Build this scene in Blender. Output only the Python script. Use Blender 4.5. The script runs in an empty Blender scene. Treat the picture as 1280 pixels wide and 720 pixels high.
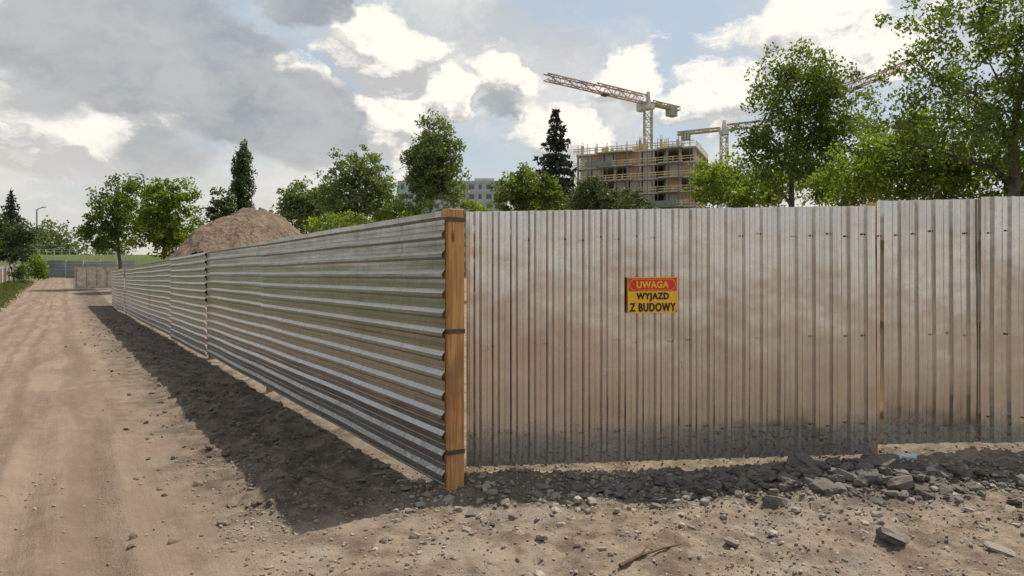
import bpy, bmesh, math, random
import numpy as np
from mathutils import Vector, Matrix
S = bpy.context.scene
COL = S.collection
random.seed(7); np.random.seed(7)
F = 853.0; HZ = 348.0; CAMZ = 1.6
C0 = np.array([-0.50, 5.14])
A = np.array([-0.5515, 0.8342]); N = np.array([-0.8342, -0.5515])
def px(x, Y): return (x-640)/F*Y
def pz(y, Y): return CAMZ+(HZ-y)/F*Y

# ------------------------------------------------------------ node helpers
def newmat(name):
    m = bpy.data.materials.new(name); m.use_nodes = True
    nt = m.node_tree; b = nt.nodes['Principled BSDF']
    return m, nt, b
class NT:
    def __init__(s, nt): s.nt = nt
    def n(s, t, **k):
        nd = s.nt.nodes.new(t)
        for a, v in k.items(): setattr(nd, a, v)
        return nd
    def l(s, a, b): s.nt.links.new(a, b)
    def inp(s, sock, v):
        if v is None: return
        if isinstance(v, bpy.types.NodeSocket): s.l(v, sock)
        else: sock.default_value = v
    def math(s, op, a, b=None, c=None, clamp=False):
        nd = s.n('ShaderNodeMath', operation=op); nd.use_clamp = clamp
        s.inp(nd.inputs[0], a); s.inp(nd.inputs[1], b); s.inp(nd.inputs[2], c)
        return nd.outputs[0]
    def vmath(s, op, a, b=None, scale=None):
        nd = s.n('ShaderNodeVectorMath', operation=op)
        s.inp(nd.inputs[0], a); s.inp(nd.inputs[1], b)
        if scale is not None: s.inp(nd.inputs['Scale'], scale)
        return nd.outputs['Value'] if op in ('DOT_PRODUCT', 'LENGTH', 'DISTANCE') else nd.outputs['Vector']
    def noise(s, vec, scale, detail=4, rough=0.5, col=False, dist=0.0):
        nd = s.n('ShaderNodeTexNoise'); s.inp(nd.inputs['Vector'], vec)
        nd.inputs['Scale'].default_value = scale; nd.inputs['Detail'].default_value = detail
        nd.inputs['Roughness'].default_value = rough; nd.inputs['Distortion'].default_value = dist
        return nd.outputs['Color'] if col else nd.outputs['Fac']
    def vor(s, vec, scale, feature='F1'):
        nd = s.n('ShaderNodeTexVoronoi', feature=feature); s.inp(nd.inputs['Vector'], vec)
        nd.inputs['Scale'].default_value = scale
        return nd
    def mr(s, v, a, b, c=0.0, d=1.0, smooth=True):
        nd = s.n('ShaderNodeMapRange', interpolation_type='SMOOTHSTEP' if smooth else 'LINEAR')
        s.inp(nd.inputs[0], v)
        for i, q in enumerate((a, b, c, d)): s.inp(nd.inputs[i+1], q)
        return nd.outputs[0]
    def mix(s, f, a, b, mode='MIX'):
        nd = s.n('ShaderNodeMix', data_type='RGBA', blend_type=mode)
        s.inp(nd.inputs[0], f)
        s.inp(nd.inputs[6], a if isinstance(a, bpy.types.NodeSocket) else (*a, 1))
        s.inp(nd.inputs[7], b if isinstance(b, bpy.types.NodeSocket) else (*b, 1))
        return nd.outputs[2]
    def bump(s, h, dist, strength=1.0, normal=None):
        nd = s.n('ShaderNodeBump'); s.l(h, nd.inputs['Height'])
        nd.inputs['Distance'].default_value = dist; nd.inputs['Strength'].default_value = strength
        if normal is not None: s.l(normal, nd.inputs['Normal'])
        return nd.outputs['Normal']
    def mapping(s, vec, scale=(1, 1, 1), rot=(0, 0, 0)):
        nd = s.n('ShaderNodeMapping'); s.l(vec, nd.inputs['Vector'])
        nd.inputs['Scale'].default_value = scale; nd.inputs['Rotation'].default_value = rot
        return nd.outputs[0]

def simple(name, col, rough=0.8, var=0.25, scale=3.0, bump=0.0, metal=0.0):
    m, nt, b = newmat(name); g = NT(nt)
    tc = g.n('ShaderNodeTexCoord').outputs['Object']
    f = g.noise(tc, scale, 4, 0.6)
    f = g.mr(f, 0.3, 0.7)
    c = g.mix(f, tuple(q*(1-var) for q in col), tuple(min(1, q*(1+var)) for q in col))
    g.l(c, b.inputs['Base Color'])
    b.inputs['Roughness'].default_value = rough; b.inputs['Metallic'].default_value = metal
    if bump: g.l(g.bump(g.noise(tc, scale*6, 5, 0.6), bump), b.inputs['Normal'])
    return m

def leafmat(name, dark, light, trans=0.35):
    m, nt, b = newmat(name); g = NT(nt)
    at = g.n('ShaderNodeAttribute'); at.attribute_name = 'tint'
    c = g.mix(at.outputs['Fac'], dark, light)
    g.l(c, b.inputs['Base Color']); b.inputs['Roughness'].default_value = 0.5
    b.inputs['Specular IOR Level'].default_value = 0.3
    tr = g.n('ShaderNodeBsdfTranslucent')
    c2 = g.mix(1.0, c, (1.75, 1.75, 0.5), 'MULTIPLY')
    g.l(c2, tr.inputs['Color'])
    mx = g.n('ShaderNodeMixShader'); mx.inputs[0].default_value = trans
    g.l(b.outputs[0], mx.inputs[1]); g.l(tr.outputs[0], mx.inputs[2])
    g.l(mx.outputs[0], nt.nodes['Material Output'].inputs['Surface'])
    return m

# ------------------------------------------------------------ mesh helpers
def mesh_np(name, V, Fq, mats, midx=None, tint=None, smooth=False, parent=None):
    V = np.asarray(V, dtype=np.float32); Fq = np.asarray(Fq, dtype=np.int32)
    me = bpy.data.meshes.new(name)
    k = Fq.shape[1]; m = Fq.shape[0]
    me.vertices.add(len(V)); me.vertices.foreach_set('co', V.ravel())
    me.loops.add(m*k); me.loops.foreach_set('vertex_index', Fq.ravel())
    me.polygons.add(m)
    me.polygons.foreach_set('loop_start', np.arange(0, m*k, k, dtype=np.int32))
    me.polygons.foreach_set('loop_total', np.full(m, k, dtype=np.int32))
    me.polygons.foreach_set('use_smooth', np.full(m, smooth, dtype=bool))
    if midx is not None: me.polygons.foreach_set('material_index', np.asarray(midx, dtype=np.int32))
    for q in mats: me.materials.append(q)
    if tint is not None:
        at = me.attributes.new('tint', 'FLOAT', 'FACE'); at.data.foreach_set('value', np.asarray(tint, dtype=np.float32))
    me.update(calc_edges=True)
    ob = bpy.data.objects.new(name, me); COL.objects.link(ob)
    if parent: ob.parent = parent
    return ob
def empty(name, loc=(0, 0, 0), rz=0):
    e = bpy.data.objects.new(name, None); e.location = loc; e.rotation_euler = (0, 0, rz)
    COL.objects.link(e); e.empty_display_size = 0.3
    return e
class MB:
    def __init__(s): s.v = []; s.f = []
    def box(s, c, sz, rz=0.0):
        cx, cy, cz = c; x, y, z = sz[0]/2, sz[1]/2, sz[2]/2; i = len(s.v)
        co, si = math.cos(rz), math.sin(rz)
        for dx, dy, dz in ((-x,-y,-z),(x,-y,-z),(x,y,-z),(-x,y,-z),(-x,-y,z),(x,-y,z),(x,y,z),(-x,y,z)):
            s.v.append((cx+dx*co-dy*si, cy+dx*si+dy*co, cz+dz))
        for q in ((0,3,2,1),(4,5,6,7),(0,1,5,4),(1,2,6,5),(2,3,7,6),(3,0,4,7)): s.f.append(tuple(i+a for a in q))
    def beam(s, p, q, w, w2=None, n=4):
        p = Vector(p); q = Vector(q); d = (q-p)
        if d.length < 1e-6: return
        d.normalize(); up = Vector((0, 0, 1)) if abs(d.z) < 0.9 else Vector((1, 0, 0))
        a = d.cross(up).normalized(); b = a.cross(d).normalized(); w2 = w if w2 is None else w2
        i = len(s.v)
        for pt, ww in ((p, w), (q, w2)):
            for k in range(n):
                t = 2*math.pi*(k+0.5)/n
                s.v.append(tuple(pt+(a*math.cos(t)+b*math.sin(t))*ww*0.7071))
        for k in range(n): s.f.append((i+k, i+(k+1) % n, i+n+(k+1) % n, i+n+k))
        if n == 4:
            s.f.append((i+3, i+2, i+1, i)); s.f.append((i+4, i+5, i+6, i+7))
    def make(s, name, mat, parent=None, smooth=False, bevel=0):
        ob = mesh_np(name, s.v, s.f, [mat], parent=parent, smooth=smooth)
        if bevel:
            md = ob.modifiers.new('b', 'BEVEL'); md.width = bevel; md.segments = 2
        return ob

RT = np.random.RandomState(3).rand(512, 512)
def vn(x, y):
    xi = np.floor(x).astype(int); yi = np.floor(y).astype(int); fx = x-xi; fy = y-yi
    fx = fx*fx*(3-2*fx); fy = fy*fy*(3-2*fy)
    g = lambda a, b: RT[a % 512, b % 512]
    return (g(xi, yi)*(1-fx)+g(xi+1, yi)*fx)*(1-fy)+(g(xi, yi+1)*(1-fx)+g(xi+1, yi+1)*fx)*fy-0.5
def fbm(x, y, sc, oc=4, ro=0.5):
    r = 0; a = 1.0
    for i in range(oc):
        r = r+a*vn(x*sc+i*17.3, y*sc+i*31.7); sc *= 2.03; a *= ro
    return r
def ss(a, b, x):
    t = np.clip((x-a)/(b-a), 0, 1); return t*t*(3-2*t)

# ------------------------------------------------------------ ground
def gz(X, Y, detail=True):
    X = np.asarray(X, dtype=float); Y = np.asarray(Y, dtype=float)
    dx = X-C0[0]; dy = Y-C0[1]
    s = dx*N[0]+dy*N[1]; t = dx*A[0]+dy*A[1]
    z = 0.08*ss(-0.6, 3.1, X)+0.07*ss(2.8, 4.6, X)
    z = z*ss(2.0, 5.5, Y)
    z = z+0.7*ss(35, 60, Y)+0.9*ss(60, 100, Y)
    z = z+4.6*ss(112, 132, Y)*ss(-45, -60, X)
    if detail:
        near = np.exp(-np.clip(Y-10, 0, None)/14)
        onroad = ss(1.25, 1.9, s)
        mud = ss(-0.1, 0.25, s)*(1-ss(1.0, 1.7, s))*ss(-0.6, 0.4, t)
        right = ss(-0.8, 0.2, X)*(1-mud)
        z = z+fbm(X, Y, 0.8, 3)*0.03*(0.5+0.5*near)
        z = z+fbm(X, Y, 6, 4, 0.6)*(0.010+0.060*mud+0.030*right)
        z = z+np.abs(fbm(X+9, Y, 17, 3, 0.6))*(0.004+0.040*mud+0.030*right)
        z = z+mud*0.055*np.exp(-((s-1.05+0.3*fbm(t, t*0+3, 0.7, 2))/0.22)**2)
        z = z-mud*0.03*np.exp(-((s-0.55)/0.2)**2)
        for c, w, d in ((2.15, 0.12, 0.036), (2.65, 0.09, 0.020), (3.75, 0.13, 0.034), (4.3, 0.11, 0.020)):
            cc = c+0.12*np.sin(t*0.25+c)
            z = z-d*np.exp(-((s-cc)/w)**2)*onroad+d*0.5*np.exp(-((s-cc-w*1.7)/(w*0.5))**2)*onroad+d*0.4*np.exp(-((s-cc+w*1.7)/(w*0.5))**2)*onroad
        z = z+0.09*np.exp(-(((X-2.45)/0.75)**2+((Y-5.1)/0.28)**2))
        z = z+0.05*np.exp(-(((X+0.1)/0.4)**2+((Y-5.35)/0.15)**2))
        z = z+0.1*ss(5.0, 6.0, s)*ss(8, 20, t)
        wall = np.exp(-((Y-5.75)/0.18)**2)*ss(-0.6, -0.3, X)
        z = z-0.035*wall
        z = z-0.04*np.exp(-(s/0.12)**2)*ss(-0.2, 0.4, t)
    return z
def axis(lo, hi, d0, d1, step, g=1.06):
    a = list(np.arange(d0, d1, step)); st = step; v = a[-1]
    while v < hi: st *= g; v += st; a.append(v)
    st = step; v = a[0]; b = []
    while v > lo: st *= g; v -= st; b.append(v)
    return np.array(b[::-1]+a)
xs = axis(-1800, 1800, -4.2, 4.8, 0.024); ys = axis(-400, 2500, 3.3, 6.6, 0.02, 1.045)
XX, YY = np.meshgrid(xs, ys); ZZ = gz(XX, YY)
V = np.stack([XX.ravel(), YY.ravel(), ZZ.ravel()], 1)
nx, ny = len(xs), len(ys)
ii = (np.arange(ny-1)[:, None]*nx+np.arange(nx-1)[None, :]).ravel()
Fq = np.stack([ii, ii+1, ii+nx+1, ii+nx], 1)

m, nt, b = newmat('ground_dirt'); g = NT(nt)
pos = g.n('ShaderNodeNewGeometry').outputs['Position']
rel = g.vmath('SUBTRACT', pos, (C0[0], C0[1], 0))
sC = g.vmath('DOT_PRODUCT', rel, (N[0], N[1], 0)); tC = g.vmath('DOT_PRODUCT', rel, (A[0], A[1], 0))
cb = g.n('ShaderNodeCombineXYZ'); g.l(sC, cb.inputs[0]); g.l(tC, cb.inputs[1])
st = cb.outputs[0]
big = g.noise(pos, 0.55, 4, 0.6); mid = g.noise(pos, 4.0, 7, 0.65); fine = g.noise(pos, 45, 5, 0.7); grit = g.noise(pos, 160, 2, 0.6)
streak = g.noise(g.mapping(st, (2.6, 0.28, 1)), 1.0, 6, 0.6, dist=0.4)
streak2 = g.noise(g.mapping(st, (22, 1.4, 1)), 1.0, 4, 0.65)
road = g.mix(g.mr(streak, 0.33, 0.67), (0.180, 0.125, 0.088), (0.295, 0.218, 0.160))
road = g.mix(g.mr(mid, 0.40, 0.66, 0, 0.4), road, (0.315, 0.240, 0.180))
road = g.mix(g.mr(streak2, 0.46, 0.7, 0, 0.22), road, (0.35, 0.27, 0.205))
road = g.mix(g.mr(big, 0.42, 0.62, 0, 0.55), road, (0.200, 0.145, 0.106))
wob = g.math('MULTIPLY', g.math('SUBTRACT', g.noise(g.mapping(st, (0.2, 0.25, 1)), 1.0, 3), 0.5), 0.8)
sw = g.math('ADD', sC, wob)
for c_, w_ in ((2.2, 0.22), (3.75, 0.24), (2.85, 0.10), (4.35, 0.14), (3.2, 0.08)):
    tr = g.mr(g.math('ABSOLUTE', g.math('SUBTRACT', sw, c_)), w_, w_*0.3, 0, 0.55)
    road = g.mix(g.math('MULTIPLY', tr, g.mr(mid, 0.25, 0.6)), road, (0.135, 0.095, 0.068))
soil = g.mix(g.mr(mid, 0.35, 0.65), (0.135, 0.100, 0.073), (0.30, 0.232, 0.170))
soil = g.mix(g.mr(g.noise(pos, 1.7, 6, 0.6), 0.47, 0.64, 0, 0.55), soil, (0.31, 0.27, 0.22))
mudc = g.mix(g.mr(mid, 0.35, 0.68), (0.070, 0.054, 0.041), (0.19, 0.147, 0.107))
edge = g.math('ADD', sC, g.math('MULTIPLY', g.math('SUBTRACT', g.noise(pos, 1.3, 6, 0.65), 0.5), 1.5))
rmask = g.mr(edge, 1.0, 2.0)
mmask = g.math('MULTIPLY', g.mr(edge, 1.9, 1.1), g.mr(g.math('ADD', tC, g.math('MULTIPLY', mid, 1.0)), -0.1, 0.9))
mmask = g.math('MULTIPLY', mmask, g.mr(sC, -0.15, 0.05))
c = g.mix(rmask, soil, road)
c = g.mix(g.math('MULTIPLY', mmask, 0.85), c, mudc)
sx = g.n('ShaderNodeSeparateXYZ'); g.l(pos, sx.inputs[0])
pd = g.vmath('LENGTH', g.vmath('MULTIPLY', g.vmath('SUBTRACT', pos, (2.6, 5.2, 0)), (0.5, 1.6, 0)))
pm = g.mr(g.math('ADD', pd, g.math('MULTIPLY', g.math('SUBTRACT', g.noise(pos, 3.5, 6, 0.7), 0.5), 1.2)), 1.05, 0.55)
c = g.mix(g.math('MULTIPLY', pm, 0.7), c, (0.10, 0.087, 0.074))
pd2 = g.vmath('LENGTH', g.vmath('MULTIPLY', g.vmath('SUBTRACT', pos, (0.3, 5.1, 0)), (0.7, 1.7, 0)))
pm2 = g.mr(g.math('ADD', pd2, g.math('MULTIPLY', g.math('SUBTRACT', mid, 0.5), 1.6)), 1.0, 0.5)
c = g.mix(g.math('MULTIPLY', pm2, 0.7), c, (0.105, 0.086, 0.070))
c = g.mix(g.mr(fine, 0.55, 0.75, 0, 0.35), c, (0.36, 0.29, 0.22))
c = g.mix(g.mr(fine, 0.42, 0.25, 0, 0.55), c, (0.09, 0.068, 0.052))
vo = g.vor(pos, 38)
peb = g.math('MULTIPLY', g.mr(vo.outputs['Distance'], 0.25, 0.14, 0, 0.6), g.mr(rmask, 0.2, 1.0, 1.0, 0.35))
c = g.mix(peb, c, (0.34, 0.31, 0.27))
grassm = g.mr(g.math('ADD', edge, g.math('MULTIPLY', mid, 0.6)), 5.3, 5.9)
far = g.mr(sx.outputs[1], 105, 112)
gm = g.math('MAXIMUM', g.math('MULTIPLY', grassm, g.mr(tC, 3, 12)), far)
gc = g.mix(g.mr(mid, 0.35, 0.65), (0.05, 0.075, 0.02), (0.13, 0.155, 0.05))
c = g.mix(gm, c, gc)
g.l(c, b.inputs['Base Color']); b.inputs['Roughness'].default_value = 0.95; b.inputs['Specular IOR Level'].default_value = 0.2
hh = g.math('ADD', g.math('MULTIPLY', fine, 0.015), g.math('MULTIPLY', grit, 0.004))
hh = g.math('ADD', hh, g.math('MULTIPLY', mid, 0.040))
hh = g.math('ADD', hh, g.math('MULTIPLY', g.math('MULTIPLY', streak2, rmask), 0.012))
hh = g.math('ADD', hh, g.math('MULTIPLY', peb, 0.010))
g.l(g.bump(hh, 1.0, 0.9), b.inputs['Normal'])
mesh_np('ground', V, Fq, [m], smooth=True)

# ------------------------------------------------------------ metal fence
def metal(name, vertical):
    m, nt, b = newmat(name); g = NT(nt)
    pos = g.n('ShaderNodeNewGeometry').outputs['Position']
    sx = g.n('ShaderNodeSeparateXYZ'); g.l(pos, sx.inputs[0])
    rel = g.vmath('SUBTRACT', pos, (C0[0], C0[1], 0))
    if vertical: along = sx.outputs[0]
    else: along = g.vmath('DOT_PRODUCT', rel, (A[0], A[1], 0))
    cb = g.n('ShaderNodeCombineXYZ'); g.l(along, cb.inputs[0]); g.l(sx.outputs[2], cb.inputs[1])
    uv = cb.outputs[0]
    sp = g.vor(uv, 60).outputs['Color']
    sep = g.n('ShaderNodeSeparateColor'); g.l(sp, sep.inputs[0])
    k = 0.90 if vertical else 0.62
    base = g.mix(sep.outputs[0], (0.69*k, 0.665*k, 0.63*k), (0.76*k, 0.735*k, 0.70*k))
    run = g.noise(g.mapping(uv, (16, 0.7, 1)), 1.0, 5, 0.65)
    base = g.mix(g.mr(run, 0.48, 0.70, 0, 0.45), base, (0.45*k, 0.40*k, 0.33*k))
    cl = g.noise(uv, 1.3, 4, 0.6)
    base = g.mix(g.mr(cl, 0.42, 0.68, 0, 0.38), base, (0.52*k, 0.48*k, 0.43*k))
    hgt = g.math('SUBTRACT', sx.outputs[2], g.math('MULTIPLY', g.noise(uv, 3, 5, 0.7), 0.6))
    spl = g.math('MULTIPLY', g.mr(hgt, 0.16, -0.12), g.mr(g.noise(uv, 28, 5, 0.75), 0.35, 0.65))
    base = g.mix(g.math('MULTIPLY', spl, 0.65), base, (0.20, 0.16, 0.12))
    sc = g.noise(g.mapping(uv, (9, 2.2, 1) if vertical else (2.2, 9, 1)), 1.0, 7, 0.75, dist=1.2)
    base = g.mix(g.mr(sc, 0.66, 0.72, 0, 0.8), base, (0.14, 0.115, 0.09))
    g.l(base, b.inputs['Base Color'])
    dirt = g.math('ADD', g.math('MULTIPLY', g.mr(run, 0.45, 0.75), 0.08), g.math('MULTIPLY', spl, 0.40))
    ro = g.math('ADD', g.math('MULTIPLY', g.noise(uv, 7, 4, 0.6), 0.14), g.math('ADD', dirt, 0.13 if vertical else 0.22))
    g.l(ro, b.inputs['Roughness'])
    g.l(g.math('SUBTRACT', 1.0, g.math('MULTIPLY', dirt, 0.8), clamp=True), b.inputs['Metallic'])
    sm = (5.0, 0.45, 1) if vertical else (0.45, 5.0, 1)
    h = g.math('ADD', g.math('MULTIPLY', g.noise(g.mapping(uv, sm), 1.0, 2, 0.5), 0.012), g.math('MULTIPLY', g.noise(uv, 2.6, 2, 0.5), 0.012))
    g.l(g.bump(h, 1.0, 0.9), b.inputs['Normal'])
    return m
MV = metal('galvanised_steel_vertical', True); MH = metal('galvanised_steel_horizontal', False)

PER = 0.150
def profile(L, phase=0.0, vert=True):
    pts = []
    if vert: prof = [(0.0, 0.0), (0.030, 0.0), (0.034, 0.004), (0.042, 0.004), (0.046, 0.0), (0.078, 0.0), (0.096, 0.028), (0.126, 0.028), (0.1485, 0.0)]
    else: prof = [(0.0, 0.0), (0.030, 0.0), (0.034, 0.004), (0.042, 0.004), (0.046, 0.0), (0.072, 0.0), (0.092, 0.028), (0.116, 0.028), (0.1485, 0.0)]
    x0 = -phase
    while x0 < L:
        for a, h in prof:
            x = x0+a
            if 0 <= x <= L: pts.append((x, h))
        x0 += PER
    if pts[0][0] > 1e-4: pts.insert(0, (0, 0))
    if pts[-1][0] < L-1e-3: pts.append((L, pts[-1][1]))
    return pts
def panel(name, P0, P1, zb0, zb1, zt0, zt1, vert, mat, parent, nrm, phase=0.0, seed=0, warp=0.006):
    P0 = np.array(P0); P1 = np.array(P1); L = np.linalg.norm(P1-P0); d = (P1-P0)/L
    nrm = np.array(nrm)
    if vert:
        pr = profile(L, phase); us = np.array([p[0] for p in pr])/L; hu = np.array([p[1] for p in pr]); vs = np.linspace(0, 1, 26)
        U, Vv = np.meshgrid(us, vs); H = np.repeat(hu[None, :], len(vs), 0)
    else:
        Hh = (zt0-zb0); pr = profile(Hh, phase, False); vs = np.array([p[0] for p in pr])/Hh; hv = np.array([p[1] for p in pr]); us = np.linspace(0, 1, max(12, int(L*8)))
        U, Vv = np.meshgrid(us, vs); H = np.repeat(hv[:, None], len(us), 1)
    zb = zb0+(zb1-zb0)*U; zt = zt0+(zt1-zt0)*U; Z = zb+(zt-zb)*Vv
    w = fbm(U*L+seed*13.1, Z+seed*7.7, 0.9, 3)*warp*2
    X = P0[0]+d[0]*U*L+nrm[0]*(H+w); Y = P0[1]+d[1]*U*L+nrm[1]*(H+w)
    if not vert: Z = Z+fbm(U*L+seed*5.1, U*0+seed, 0.5, 2)*0.012
    V = np.stack([X.ravel(), Y.ravel(), Z.ravel()], 1)
    nu, nv = len(us), len(vs)
    ii = (np.arange(nv-1)[:, None]*nu+np.arange(nu-1)[None, :]).ravel()
    Fq = np.stack([ii, ii+1, ii+nu+1, ii+nu], 1)
    return mesh_np(name, V, Fq, [mat], parent=parent)

def woodmat(name, c1, c2):
    m, nt, b = newmat(name); g = NT(nt)
    tc = g.n('ShaderNodeTexCoord').outputs['Object']
    f = g.noise(g.mapping(tc, (30, 30, 1.6)), 1.0, 6, 0.65, dist=0.8)
    c = g.mix(g.mr(f, 0.35, 0.65), c1, c2)
    k = g.vor(g.mapping(tc, (7, 7, 2.6)), 1.0).outputs['Distance']
    c = g.mix(g.mr(k, 0.16, 0.08, 0, 0.8), c, tuple(q*0.3 for q in c1))
    c = g.mix(g.mr(g.noise(tc, 2.5, 5, 0.6), 0.5, 0.7, 0, 0.45), c, (0.16, 0.11, 0.07))
    g.l(c, b.inputs['Base Color']); b.inputs['Roughness'].default_value = 0.7
    g.l(g.bump(f, 0.003, 0.7), b.inputs['Normal'])
    return m
WOOD = woodmat('orange_timber', (0.38, 0.165, 0.05), (0.62, 0.33, 0.12))
WOODG = woodmat('raw_timber', (0.26, 0.16, 0.09), (0.42, 0.28, 0.16))
STRAP = simple('dark_strap', (0.10, 0.07, 0.045), 0.6)
SCREW = simple('screw_steel', (0.14, 0.12, 0.10), 0.5, metal=0.6)

fl = empty('corrugated_metal_fence')
t = 0.0; i = 0; tops = 2.106
rs = random.Random(5)
segs = [5.55, 4.6, 5.2, 5.4, 5.0, 5.3, 5.2, 4.4]
for L in segs:
    g0 = float(gz(*(C0+A*t), detail=False)); g1 = float(gz(*(C0+A*(t+L)), detail=False))
    off = 0 if i == 0 else (-0.022 if i % 2 else 0.0)+rs.uniform(-0.006, 0.006)
    lift = 0 if i == 0 else rs.uniform(-0.035, 0.03)
    gap = 0.03 if i == 0 else rs.uniform(0.03, 0.07)
    P0 = C0+A*(t-(0.03 if i else -0.006))+N*(off); P1 = C0+A*(t+L+0.03)+N*(off)
    lf1 = lift+rs.uniform(-0.02, 0.02) if i else 0.02
    dz = 1.06
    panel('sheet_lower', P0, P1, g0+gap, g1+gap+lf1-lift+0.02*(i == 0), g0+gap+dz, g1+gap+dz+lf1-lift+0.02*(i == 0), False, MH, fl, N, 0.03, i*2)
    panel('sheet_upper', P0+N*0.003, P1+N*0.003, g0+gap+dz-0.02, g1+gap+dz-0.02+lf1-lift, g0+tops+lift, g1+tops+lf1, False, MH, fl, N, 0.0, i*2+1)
    if i > 0:
        mb = MB(); p = C0+A*t-N*0.10; mb.box((p[0], p[1], g0+1.0), (0.1, 0.1, 2.16), math.atan2(A[1], A[0])); mb.make('timber_post', WOODG, fl, bevel=0.004)
    mb = MB()
    for zr in (0.35, 1.06, 1.85):
        p = C0+A*(t+0.1)-N*0.07; q = C0+A*(t+L-0.1)-N*0.07
        mb.beam((p[0], p[1], g0+zr), (q[0], q[1], g1+zr), 0.06)
    mb.make('rail', WOODG, fl)
    t += L; i += 1
cp = empty('wooden_corner_post')
ang = math.atan2(A[1], A[0])
pc = C0-N*(0.075)+A*0.03
mb = MB(); mb.box((0, 0, 0), (0.13, 0.135, 2.14)); o = mb.make('post', WOOD, cp, bevel=0.006); o.location = (pc[0], pc[1], 1.055); o.rotation_euler = (0.004, 0.004, ang)
mb = MB()
for z in (2.045, 1.20, 0.29):
    mb.box((0, 0, z-1.055), (0.138, 0.143, 0.035))
o = mb.make('strap', STRAP, cp); o.location = (pc[0], pc[1], 1.055); o.rotation_euler = (0.004, 0.004, ang)

fr = empty('corrugated_metal_fence')
nr = (0.043, -0.999)
data = [((-0.376, 5.63), (3.08, 5.78), 0.046, 0.116, 2.150, 2.215, 0.02),
        ((3.135, 5.865), (4.06, 5.885), 0.172, 0.192, 2.265, 2.287, 0.05),
        ((4.02, 5.85), (6.6, 5.93), 0.19, 0.22, 2.300, 2.33, 0.0),
        ((6.56, 5.96), (9.9, 6.10), 0.19, 0.22, 2.30, 2.35, 0.03),
        ((9.86, 6.13), (14.0, 6.3), 0.19, 0.22, 2.30, 2.35, 0.03)]
scr = MB()
for k, (p0, p1, a, b_, c_, d_, ph) in enumerate(data):
    panel('sheet', p0, p1, a, b_, c_, d_, True, MV, fr, nr, ph, 40+k, 0.008)
    L = math.hypot(p1[0]-p0[0], p1[1]-p0[1])
    for zr in (0.32, 1.05, 1.92):
        x = 0.06-ph
        while x < L:
            if x > 0 and random.random() < 0.5:
                u = x/L; X = p0[0]+(p1[0]-p0[0])*u; Y = p0[1]+(p1[1]-p0[1])*u
                z = zr+random.uniform(-0.02, 0.02)+0.02*X
                scr.beam((X, Y+0.004, z), (X, Y-0.012, z), 0.011, n=6)
            x += PER
    mb = MB()
    for zr in (0.4, 1.2, 1.9):
        mb.beam((p0[0]+0.02, p0[1]+0.05, zr), (p1[0], p1[1]+0.05, zr), 0.06)
    mb.make('rail', WOODG, fr)
scr.make('screws', SCREW, fr)
for (X, Y, z0_, z1) in ((3.112, 5.905, 0.05, 2.25), (4.05, 5.98, 0.30, 2.24), (6.6, 6.05, 0.3, 2.2), (9.93, 6.25, 0.3, 2.2), (-0.30, 5.75, 0.2, 2.08)):
    mb = MB(); mb.box((X, Y, (z1+z0_)/2), (0.08, 0.06, z1-z0_)); mb.make('timber_post', WOOD, fr, bevel=0.004)

# ------------------------------------------------------------ sign
def text(name, s, w, h, loc, mat, parent, bold=0.0, shift=0.0022):
    cu = bpy.data.curves.new(name, 'FONT'); cu.body = s; cu.size = 1; cu.align_x = 'CENTER'; cu.align_y = 'CENTER'; cu.offset = bold; cu.space_character = 1.12
    to = bpy.data.objects.new(name+'_c', cu); COL.objects.link(to)
    bpy.context.view_layer.update()
    me = bpy.data.meshes.new_from_object(to.evaluated_get(bpy.context.evaluated_depsgraph_get()))
    bpy.data.objects.remove(to)
    co = np.array([v.co[:] for v in me.vertices]); mn = co.min(0); mx = co.max(0)
    vs = []; fs = []; nv = len(co)
    for k, (ox, oz) in enumerate(((0, 0), (shift, 0), (-shift, 0), (0, shift*0.6), (0, -shift*0.6))):
        for q in co:
            vs.append((((q[0]-mn[0])/(mx[0]-mn[0])-0.5)*w+ox, -0.0003*k, ((q[1]-mn[1])/(mx[1]-mn[1])-0.5)*h+oz))
        fs += [tuple(i+k*nv for i in p.vertices) for p in me.polygons]
    m2 = bpy.data.meshes.new(name); m2.from_pydata(vs, [], fs); m2.materials.append(mat)
    o = bpy.data.objects.new(name, m2); COL.objects.link(o); o.parent = parent; o.location = loc
    return o
def rrect(w, h, r, y, n=8):
    vs = []
    for cx, cz, a0 in ((w/2-r, h/2-r, 0), (-w/2+r, h/2-r, 90), (-w/2+r, -h/2+r, 180), (w/2-r, -h/2+r, 270)):
        for k in range(n+1):
            a = math.radians(a0+90*k/n); vs.append((cx+r*math.cos(a), y, cz+r*math.sin(a)))
    return vs
def plate(name, w, h, r, y, cz, mat, parent, thick=0.0):
    vs = rrect(w, h, r, y); n = len(vs); me = bpy.data.meshes.new(name)
    if thick:
        vs2 = rrect(w, h, r, y+thick)
        fs = [tuple(range(n))[::-1], tuple(range(n, 2*n))]+[(k, (k+1) % n, n+(k+1) % n, n+k) for k in range(n)]
        me.from_pydata(vs+vs2, [], fs)
    else: me.from_pydata(vs, [], [tuple(range(n))])
    me.materials.append(mat); o = bpy.data.objects.new(name, me); COL.objects.link(o); o.parent = parent; o.location = (0, 0, cz)
    return o
YEL = simple('sign_yellow', (0.90, 0.50, 0.025), 0.4, 0.05, 12); RED = simple('sign_red', (0.70, 0.035, 0.02), 0.4, 0.06, 12); BLK = simple('sign_black', (0.012, 0.011, 0.01), 0.5, 0.2, 12)
sg = empty('warning_sign', (px(815.5, 5.65), 5.640, 1.463), 0.043); sg.rotation_euler = (0, math.radians(-0.6), 0.043)
plate('board', 0.418, 0.296, 0.010, 0, 0, YEL, sg, 0.004)
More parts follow.
